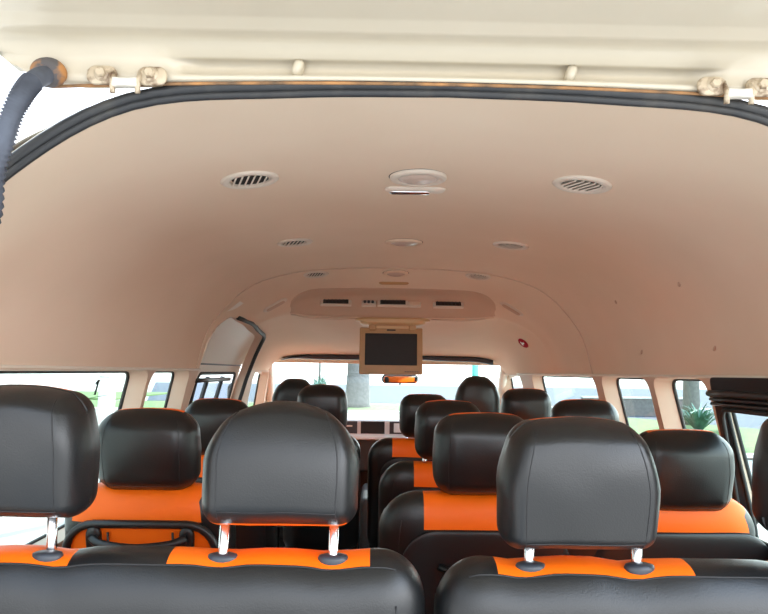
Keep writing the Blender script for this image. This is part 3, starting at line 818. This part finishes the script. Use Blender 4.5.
# header slot above the windscreen: its shade put into dark solid strips
def header_slot(x0, x1, label):
    mb = MB(); n = 24; k = 10
    for i in range(n + 1):
        x = x0 + (x1 - x0) * i / n; t = math.sin(math.pi * min(1, .06 + .94 * (i / n if x0 < 0 else 1 - i / n)) * .5)
        t = max(.15, min(1, t * 1.4)); yy = 4.255; z0 = ceil_at(x, yy)[0].z - .012
        for j in range(k): a = 2 * math.pi * j / k; mb.v.append((x, yy + .03 * math.cos(a), z0 + .020 * t * math.sin(a)))
    for i in range(n):
        for j in range(k): mb.f.append((i * k + j, i * k + (j + 1) % k, (i + 1) * k + (j + 1) % k, (i + 1) * k + j))
    mb.f.append(tuple(reversed(range(k)))); mb.f.append(tuple(n * k + j for j in range(k)))
    o = mb.build('dark_slot_strip', 'guide'); tag(o, label, 'sun visor', 'dark strips for the shaded slot above the windscreen')
header_slot(-.70, -.14, 'dark strip for the shaded slot above the windscreen left of the screen')
header_slot(.70, .02, 'dark strip for the shaded slot above the windscreen right of the screen')

# rear view mirror
mr = thing('rear_view_mirror', 'rear view mirror below the flip-down screen', 'mirror', (.09, 4.36, 1.205), rotz=R(10)); mr.rotation_euler[0] = R(9)
G, _ = rbox((.125, .016, .030), (.025, .012, .025), k=5, deform=lambda p: Vector(p)); G['main'].build('housing', 'plastic', mr)
G, _ = rbox((.117, .002, .024), (.02, .0015, .02), k=4, deform=lambda p: Vector(p) + Vector((0, -.016, 0))); G['main'].build('mirror_glass', 'mirror', mr)
MB().tube([(0, .012, 0), (0, .02, .05), (0, .03, .10)], .009, 8).build('stalk', 'plastic', mr)
MB().tube([(0, -.004, -.026), (0, -.006, -.042)], .006, 8).build('dip_lever', 'plastic', mr)

# dashboard
db = thing('dashboard', 'silver and dark dashboard under the windscreen', 'dashboard', (0, 4.75, 0))
G, _ = rbox((.84, .16, .05), (.05, .1, .04), k=4, deform=lambda p: p + Vector((0, .07, .885))); G['main'].build('dash_top', 'pale', db)
G, _ = rbox((.83, .03, .075), (.03, .02, .02), k=3, deform=lambda p: p + Vector((0, -.09, .84))); G['main'].build('dash_face', 'silver', db)
G, _ = rbox((.82, .07, .13), (.04, .04, .04), k=3, deform=lambda p: p + Vector((0, -.02, .66))); G['main'].build('lower_dash', 'dash', db)
MB().box((-.09, -.122, .855), (.085, .004, .043)).build('display', 'screen', db, smooth=False)
MB().box((.095, -.122, .855), (.065, .004, .043)).build('vent_surround', 'guide', db, smooth=False)
MB().box((.105, -.128, .855), (.045, .004, .032)).build('button_panel', 'silver', db, smooth=False)
MB().box((-.255, -.122, .855), (.055, .004, .043)).build('switch_panel', 'guide', db, smooth=False)
MB().box((-.255, -.128, .865), (.02, .003, .005)).build('switch', 'white', db, smooth=False)
MB().box((-.02, -.125, .785), (.82, .01, .010)).build('silver_strip', 'silver', db, smooth=False)
sw = thing('steering_wheel', 'black steering wheel in front of the driver seat', 'steering wheel', (.545, 4.46, .78))
tlm = Matrix.Rotation(R(50), 3, 'X')
MB().tube([tlm @ Vector((.18 * math.cos(a), .18 * math.sin(a), 0)) for a in [2 * math.pi * i / 32 for i in range(32)]], .013, 8, True).build('rim', 'plastic', sw)
MB().lathe([(0, .02), (.05, .015), (.06, -.01)], tlm.to_4x4(), 20).build('hub', 'plastic', sw)
for a in (0, 180, 270): MB().tube([tlm @ Vector((.04 * math.cos(R(a)), .04 * math.sin(R(a)), 0)), tlm @ Vector((.175 * math.cos(R(a)), .175 * math.sin(R(a)), 0))], .011, 8).build('spoke', 'plastic', sw)
MB().tube([(0, 0, 0), tlm @ Vector((0, 0, -.22))], .022, 8).build('column', 'plastic', sw)
cs = thing('centre_console', 'dark centre console between the front seats with a small painted blue light', 'console', (-.03, 4.25, 0))
G, _ = rbox((.13, .28, .24), (.03, .05, .05), k=3, deform=lambda p: p + Vector((0, 0, .25))); G['main'].build('console_body', 'dash', cs)
MB().box((-.02, -.284, .40), (.010, .003, .028)).build('painted_blue_light', 'blue', cs, smooth=False)  # small console light, put in as a blue patch without glow
MB().tube([(.02, .18, .47), (.02, .14, .62)], .008, 8).build('gear_lever', 'chrome', cs)
G, _ = rbox((.02, .02, .028), (.018, .018, .02), k=4, deform=lambda p: p + Vector((.02, .135, .635))); G['main'].build('gear_knob', 'plastic', cs)

# door mirror seen through the left front window
dm = thing('door_mirror', 'black door mirror outside the left front window', 'mirror', (-1.02, 4.45, 1.06))
G, _ = rbox((.07, .05, .11), (.05, .04, .05), k=4, deform=lambda p: Vector(p)); G['main'].build('housing', 'plastic', dm)
MB().tube([(.02, .03, -.06), (.11, .06, -.10)], .014, 8).build('arm', 'plastic', dm)

# number sticker on the left rear window: the digit 1 between thin lines
o = thing('window_sticker', 'clear window sticker with a black digit 1 on the large left window', 'sticker', (-.893, 1.885, 1.195))
gx = .001
def flat(pts, nm, m='gasket'): MB().add([(gx, y, z) for y, z in pts] + [(gx + .0006, y, z) for y, z in pts], [tuple(range(len(pts))), tuple(reversed(range(len(pts), 2 * len(pts))))] + [(i, (i + 1) % len(pts), len(pts) + (i + 1) % len(pts), len(pts) + i) for i in range(len(pts))]).build(nm, m, o, smooth=False)
flat([(-.020, -.022), (-.006, -.022), (.012, .014), (.018, .020), (.006, .022), (-.012, .012), (-.010, .006), (-.001, .009)], 'digit')
flat([(-.075, -.032), (.08, -.026), (.08, -.0245), (-.075, -.0305)], 'line'); flat([(-.05, .030), (.09, .027), (.09, .0285), (-.05, .0315)], 'line')

# ------------------------------------------------------------------ open tailgate overhead
tg = thing('tailgate', 'cream painted tailgate raised open overhead', 'tailgate', (0, .78, 1.64))
def tprof(u):  # (y, z) profile from the hinge edge backwards; u in -1..1 across, recess in the middle
    rc = sm((.50 - abs(u)) / .05)
    return [(.792, 1.616), (.776, 1.617), (.774 , 1.6215), (.774 + .022 * rc, 1.6235 + .004 * rc), (.776 + .024 * rc, 1.641 + .012 * rc), (.774, 1.643), (.765, 1.656), (.752, 1.6585),
            (.736, 1.6545), (.728, 1.6555), (.716, 1.661), (.709, 1.6615), (.60, 1.675), (.30, 1.735), (-.2, 1.83), (-.7, 1.93)]
def tw(i): return [.515, .53, .54, .55, .575, .60, .63, .66, .69, .70, .71, .72, .76, .79, .80, .80][i]
mb = MB(); nx = 60
for i in range(nx + 1):
    u = -1 + 2 * i / nx
    for k, (y, z) in enumerate(tprof(u * .8)):
        e = max(0, (abs(u) - .86) / .14)
        dr = .017 * (min(1, abs(u) * .9) ** 2) * max(0, 1 - k / 7)
        mb.v.append((u * tw(k), y - .78 , z - 1.64 - dr + (.012 * e * e if k < 12 else -.03 * e * e)))
K = 16
for i in range(nx):
    for k in range(K - 1): mb.f.append((i * K + k, (i + 1) * K + k, (i + 1) * K + k + 1, i * K + k + 1))
mb.build('inner_panel', 'cream', tg)
mb2 = MB(); 
for i in range(nx + 1):
    u = -1 + 2 * i / nx
    for (y, z, ww) in ((.812, 1.635, .56), (.828, 1.70, .64), (.60, 1.74, .75), (-.1, 1.90, .83), (-.71, 2.0, .83), (-.71, 1.93, .80)): mb2.v.append((u * ww, y - .78, z - 1.64))
for i in range(nx):
    for k in range(5): mb2.f.append((i * 6 + k, i * 6 + k + 1, (i + 1) * 6 + k + 1, (i + 1) * 6 + k))
mb2.build('outer_skin', 'paint', tg)
for x in (-.193, .159):
    G, _ = rbox((.007, .010, .012), (.006, .009, .010), k=4, deform=lambda p, x=x: Matrix.Rotation(R(18), 3, 'Y') @ p + Vector((x, .010, -.003))); G['main'].build('stiffener', 'cream', tg)
MB().tube([(x, -.003, -.0265 - .017 * (abs(x) / .56) ** 2) for x in [-.50 + i * .05 for i in range(21)]], .0022, 6).build('rusty_lip', 'rust', tg)
for x, z in ((-.04, -.002), (-.052, -.022), (.0, .002), (.004, -.012)):
    pass
# hinges
def hinge(x, z0, nm='hinge'):
    h = bpy.data.objects.new(nm, None); COL.objects.link(h); h.parent = tg; h.location = (x, -.012, z0)
    for s in (-1, 1):
        G, _ = rbox((.0185, .004, .012), (.011, .003, .010), k=4, deform=lambda p, s=s: Vector(p) + Vector((s * .031, 0, .004))); b = G['main'].build('hinge_plate', 'hinge', h)
        MB().tube([(s * .017, .0, .008), (s * .0155, -.006, -.004), (s * .0155, -.004, -.020)], .0035, 8).build('hinge_arm', 'hinge', h)
        hx_ = MB(); hx_.lathe([(0, .006), (.0055, .006), (.0065, .004), (.0065, 0)], Matrix.Translation((s * .030, -.005, .005)) @ Matrix.Rotation(R(90), 4, 'X'), 6); hx_.build('bolt', 'hinge', h, smooth=False)
        MB().lathe([(0, .0015), (.0095, .0015), (.010, 0)], Matrix.Translation((s * .030, -.0035, .005)) @ Matrix.Rotation(R(90), 4, 'X'), 18).build('washer', 'hinge', h)
    G, _ = rbox((.0165, .006, .0068), (.004, .004, .003), k=3, deform=lambda p: Vector((p.x, p.y, p.z * (1 - .18 * math.cos(p.x / .0165 * 1.5)))) + Vector((0, -.004, -.007))); G['main'].build('hinge_knuckle', 'white', h)
hinge(-.402, -.032); hinge(.362, -.030)
# grommet and cable conduit
gr = MB().lathe([(0, .010), (.012, .010), (.017, .007), (.021, .001), (.0215, -.003), (.017, -.006)], Matrix.Translation((-.500, -.012, -.026)) @ Matrix.Rotation(R(115), 4, 'X') @ Matrix.Diagonal((1.05, .85, 1, 1)), 24).build('grommet', 'grommet', tg)
cp = spline([(-.500, -.012, -.028), (-.500, -.032, -.042), (-.501, -.048, -.058), (-.507, -.055, -.078), (-.515, -.056, -.101), (-.524, -.052, -.128), (-.54, -.04, -.165), (-.565, .0, -.21), (-.60, .02, -.25)], 12)
nn_ = len(cp) - 1
cd = MB().tube(cp, lambda t: .0115 + (.0016 * math.cos(t * nn_ * 2 * math.pi / 2.0) if t > .22 else 0), 12).build('cable_conduit', 'conduit', tg)

# ------------------------------------------------------------------ outside
def ground(name, pts, z, m, label=None):
    mb = MB(); n = len(pts); mb.add([(x, y, z) for x, y in pts] + [(x, y, z - .08) for x, y in pts], [tuple(range(n))] + [(i, n + i, n + (i + 1) % n, (i + 1) % n) for i in range(n)])
    return structure(mb.build(name, m, smooth=False), label)
GZ = -.70
ground('pavement', [(-200, -200), (200, -200), (200, 300), (-200, 300)], GZ, 'pave')
ground('road', [(-14, 40), (200, 40), (200, 95), (-32, 95)], GZ + .02, 'road')
ground('road', [(14.7, 22.5), (60, 22.5), (60, 38), (5, 38), (5, 28.7), (11.6, 28.7)], GZ + .02, 'road')
g1 = ground('grass_verge', [(-30, 30.5), (3.5, 31.0), (3.5, 37.5), (-30, 39)], GZ + .08, 'grass')
g2 = ground('grass_verge', [(4.5, 15.6), (40, 15.6), (40, 22.3), (14.5, 22.3), (11.4, 28.5), (4.5, 28.5)], GZ + .08, 'grass')
ground('kerb', [(4.3, 15.3), (40, 15.3), (40, 15.6), (4.3, 15.6)], GZ + .12, 'kerb')
ground('kerb', [(-30, 30.2), (3.7, 30.2), (3.7, 30.5), (-30, 30.5)], GZ + .12, 'kerb')
ground('grass_verge', [(-60, 40), (-16, 40), (-16, 52), (-60, 52)], GZ + .1, 'grass')

def leaves(mb, c, r, n, size, flat_=1.0):
    for _ in range(n):
        d = Vector((random.gauss(0, 1), random.gauss(0, 1), random.gauss(0, 1))).normalized() * (random.random() ** .4)
        p = Vector(c) + Vector((d.x * r[0], d.y * r[1], d.z * r[2]))
        a = Vector((random.gauss(0, 1), random.gauss(0, 1), random.gauss(0, 1) * flat_)).normalized(); b = a.cross(Vector((random.random(), random.random(), random.random()))).normalized()
        mb.add([p - a * size, p + b * size * .4, p + a * size, p - b * size * .4], [(0, 1, 2, 3)])
def tree(label, x, y, r, hgt, crown, m='leaf', lean=0.0, bark='bark'):
    t = thing('tree', label, 'tree', (x, y, GZ))
    MB().tube(spline([(0, 0, -.1), (.03, 0, hgt * .3), (lean * .5 - .05, .05, hgt * .65), (lean, 0, hgt)], 5), lambda q: r * (1.25 - .55 * q) , 14).build('trunk', bark, t)
    for k in range(4):
        a = k * 1.6 + x; MB().tube([(lean, 0, hgt * .9), (lean + math.cos(a) * crown * .3, math.sin(a) * crown * .3, hgt + crown * .3), (lean + math.cos(a) * crown * .7, math.sin(a) * crown * .7, hgt + crown * .55)], lambda q: r * .5 * (1 - .7 * q), 8).build('branch', 'bark', t)
    mb = MB(); leaves(mb, (lean, 0, hgt + crown * .55), (crown, crown, crown * .6), 1600, .22); mb.build('crown', m, t, smooth=False)
tree('large grey trunked tree standing on the grass seen through the windscreen', -.93, 34.5, .56, 6.5, 4.0)
tree('slim pale tree close outside the large left window', -3.72, 8.8, .095, 8.5, 1.7, 'leaf2', bark='kerb')
tree('tree with a bluish trunk seen through the small right window', 12.3, 25.0, .26, 8.5, 3.0, 'leaf2')
def bush(label, x, y, rad, h, m, pole=0):
    b = thing('shrub', label, 'shrub', (x, y, GZ)); mb = MB()
    for k in range(110):
        a = random.random() * 6.28; l = random.uniform(.6, 1) ; sp = random.uniform(.2, 1) * rad
        c, s_ = math.cos(a), math.sin(a); w_ = .05
        pts = [(0, 0, 0), (c * sp * .4, s_ * sp * .4, h * .7 * l), (c * sp, s_ * sp, h * l * random.uniform(.55, 1))]
        vs = []
        for i, p in enumerate(pts): ww = w_ * (1 - i * .4); vs += [(p[0] - s_ * ww, p[1] + c * ww, p[2]), (p[0] + s_ * ww, p[1] - c * ww, p[2])]
        mb.add(vs, [(0, 1, 3, 2), (2, 3, 5, 4)])
    mb.build('foliage', m, b, smooth=False)
    if pole: MB().tube([(0, 0, 0), (0, 0, pole)], .07, 8).build('stem', 'bark', b)
bush('spiky blue-green bush seen through the small right window', 11.3, 22.5, 1.7, 1.15, 'leaf2')
bush('rounded pale green shrub around a thin stem, seen through the windscreen at left', -3.3, 38.5, 1.2, 2.2, 'leaf2', 4.6)
gw = thing('garden_wall', 'low grey brown garden wall across the road, seen between the right side pillars', 'wall', (12.6, 31, GZ))
MB().box((0, 0, .42), (2.6, .15, .42)).build('wall_body', 'bark', gw, smooth=False)
MB().box((0, 0, .88), (2.65, .19, .04)).build('coping', 'kerb', gw, smooth=False)
ps = thing('sign_post', 'pale teal post beyond the windscreen at right', 'post', (7.2, 46, GZ))
MB().tube([(0, 0, 0), (0, 0, 3.4)], .25, 12).build('post', 'teal', ps)
MB().box((0, 0, 3.7), (.9, .12, .35)).build('panel', 'teal', ps, smooth=False)
pp = MB().tube([(0, 0, 0), (0, 0, 5)], .15, 10).build('lamp_post', 'kerb'); pp.location = (13.4, 24.6, GZ)
tag(pp, 'grey post right of the bluish trunk, seen through the small right window', 'post')
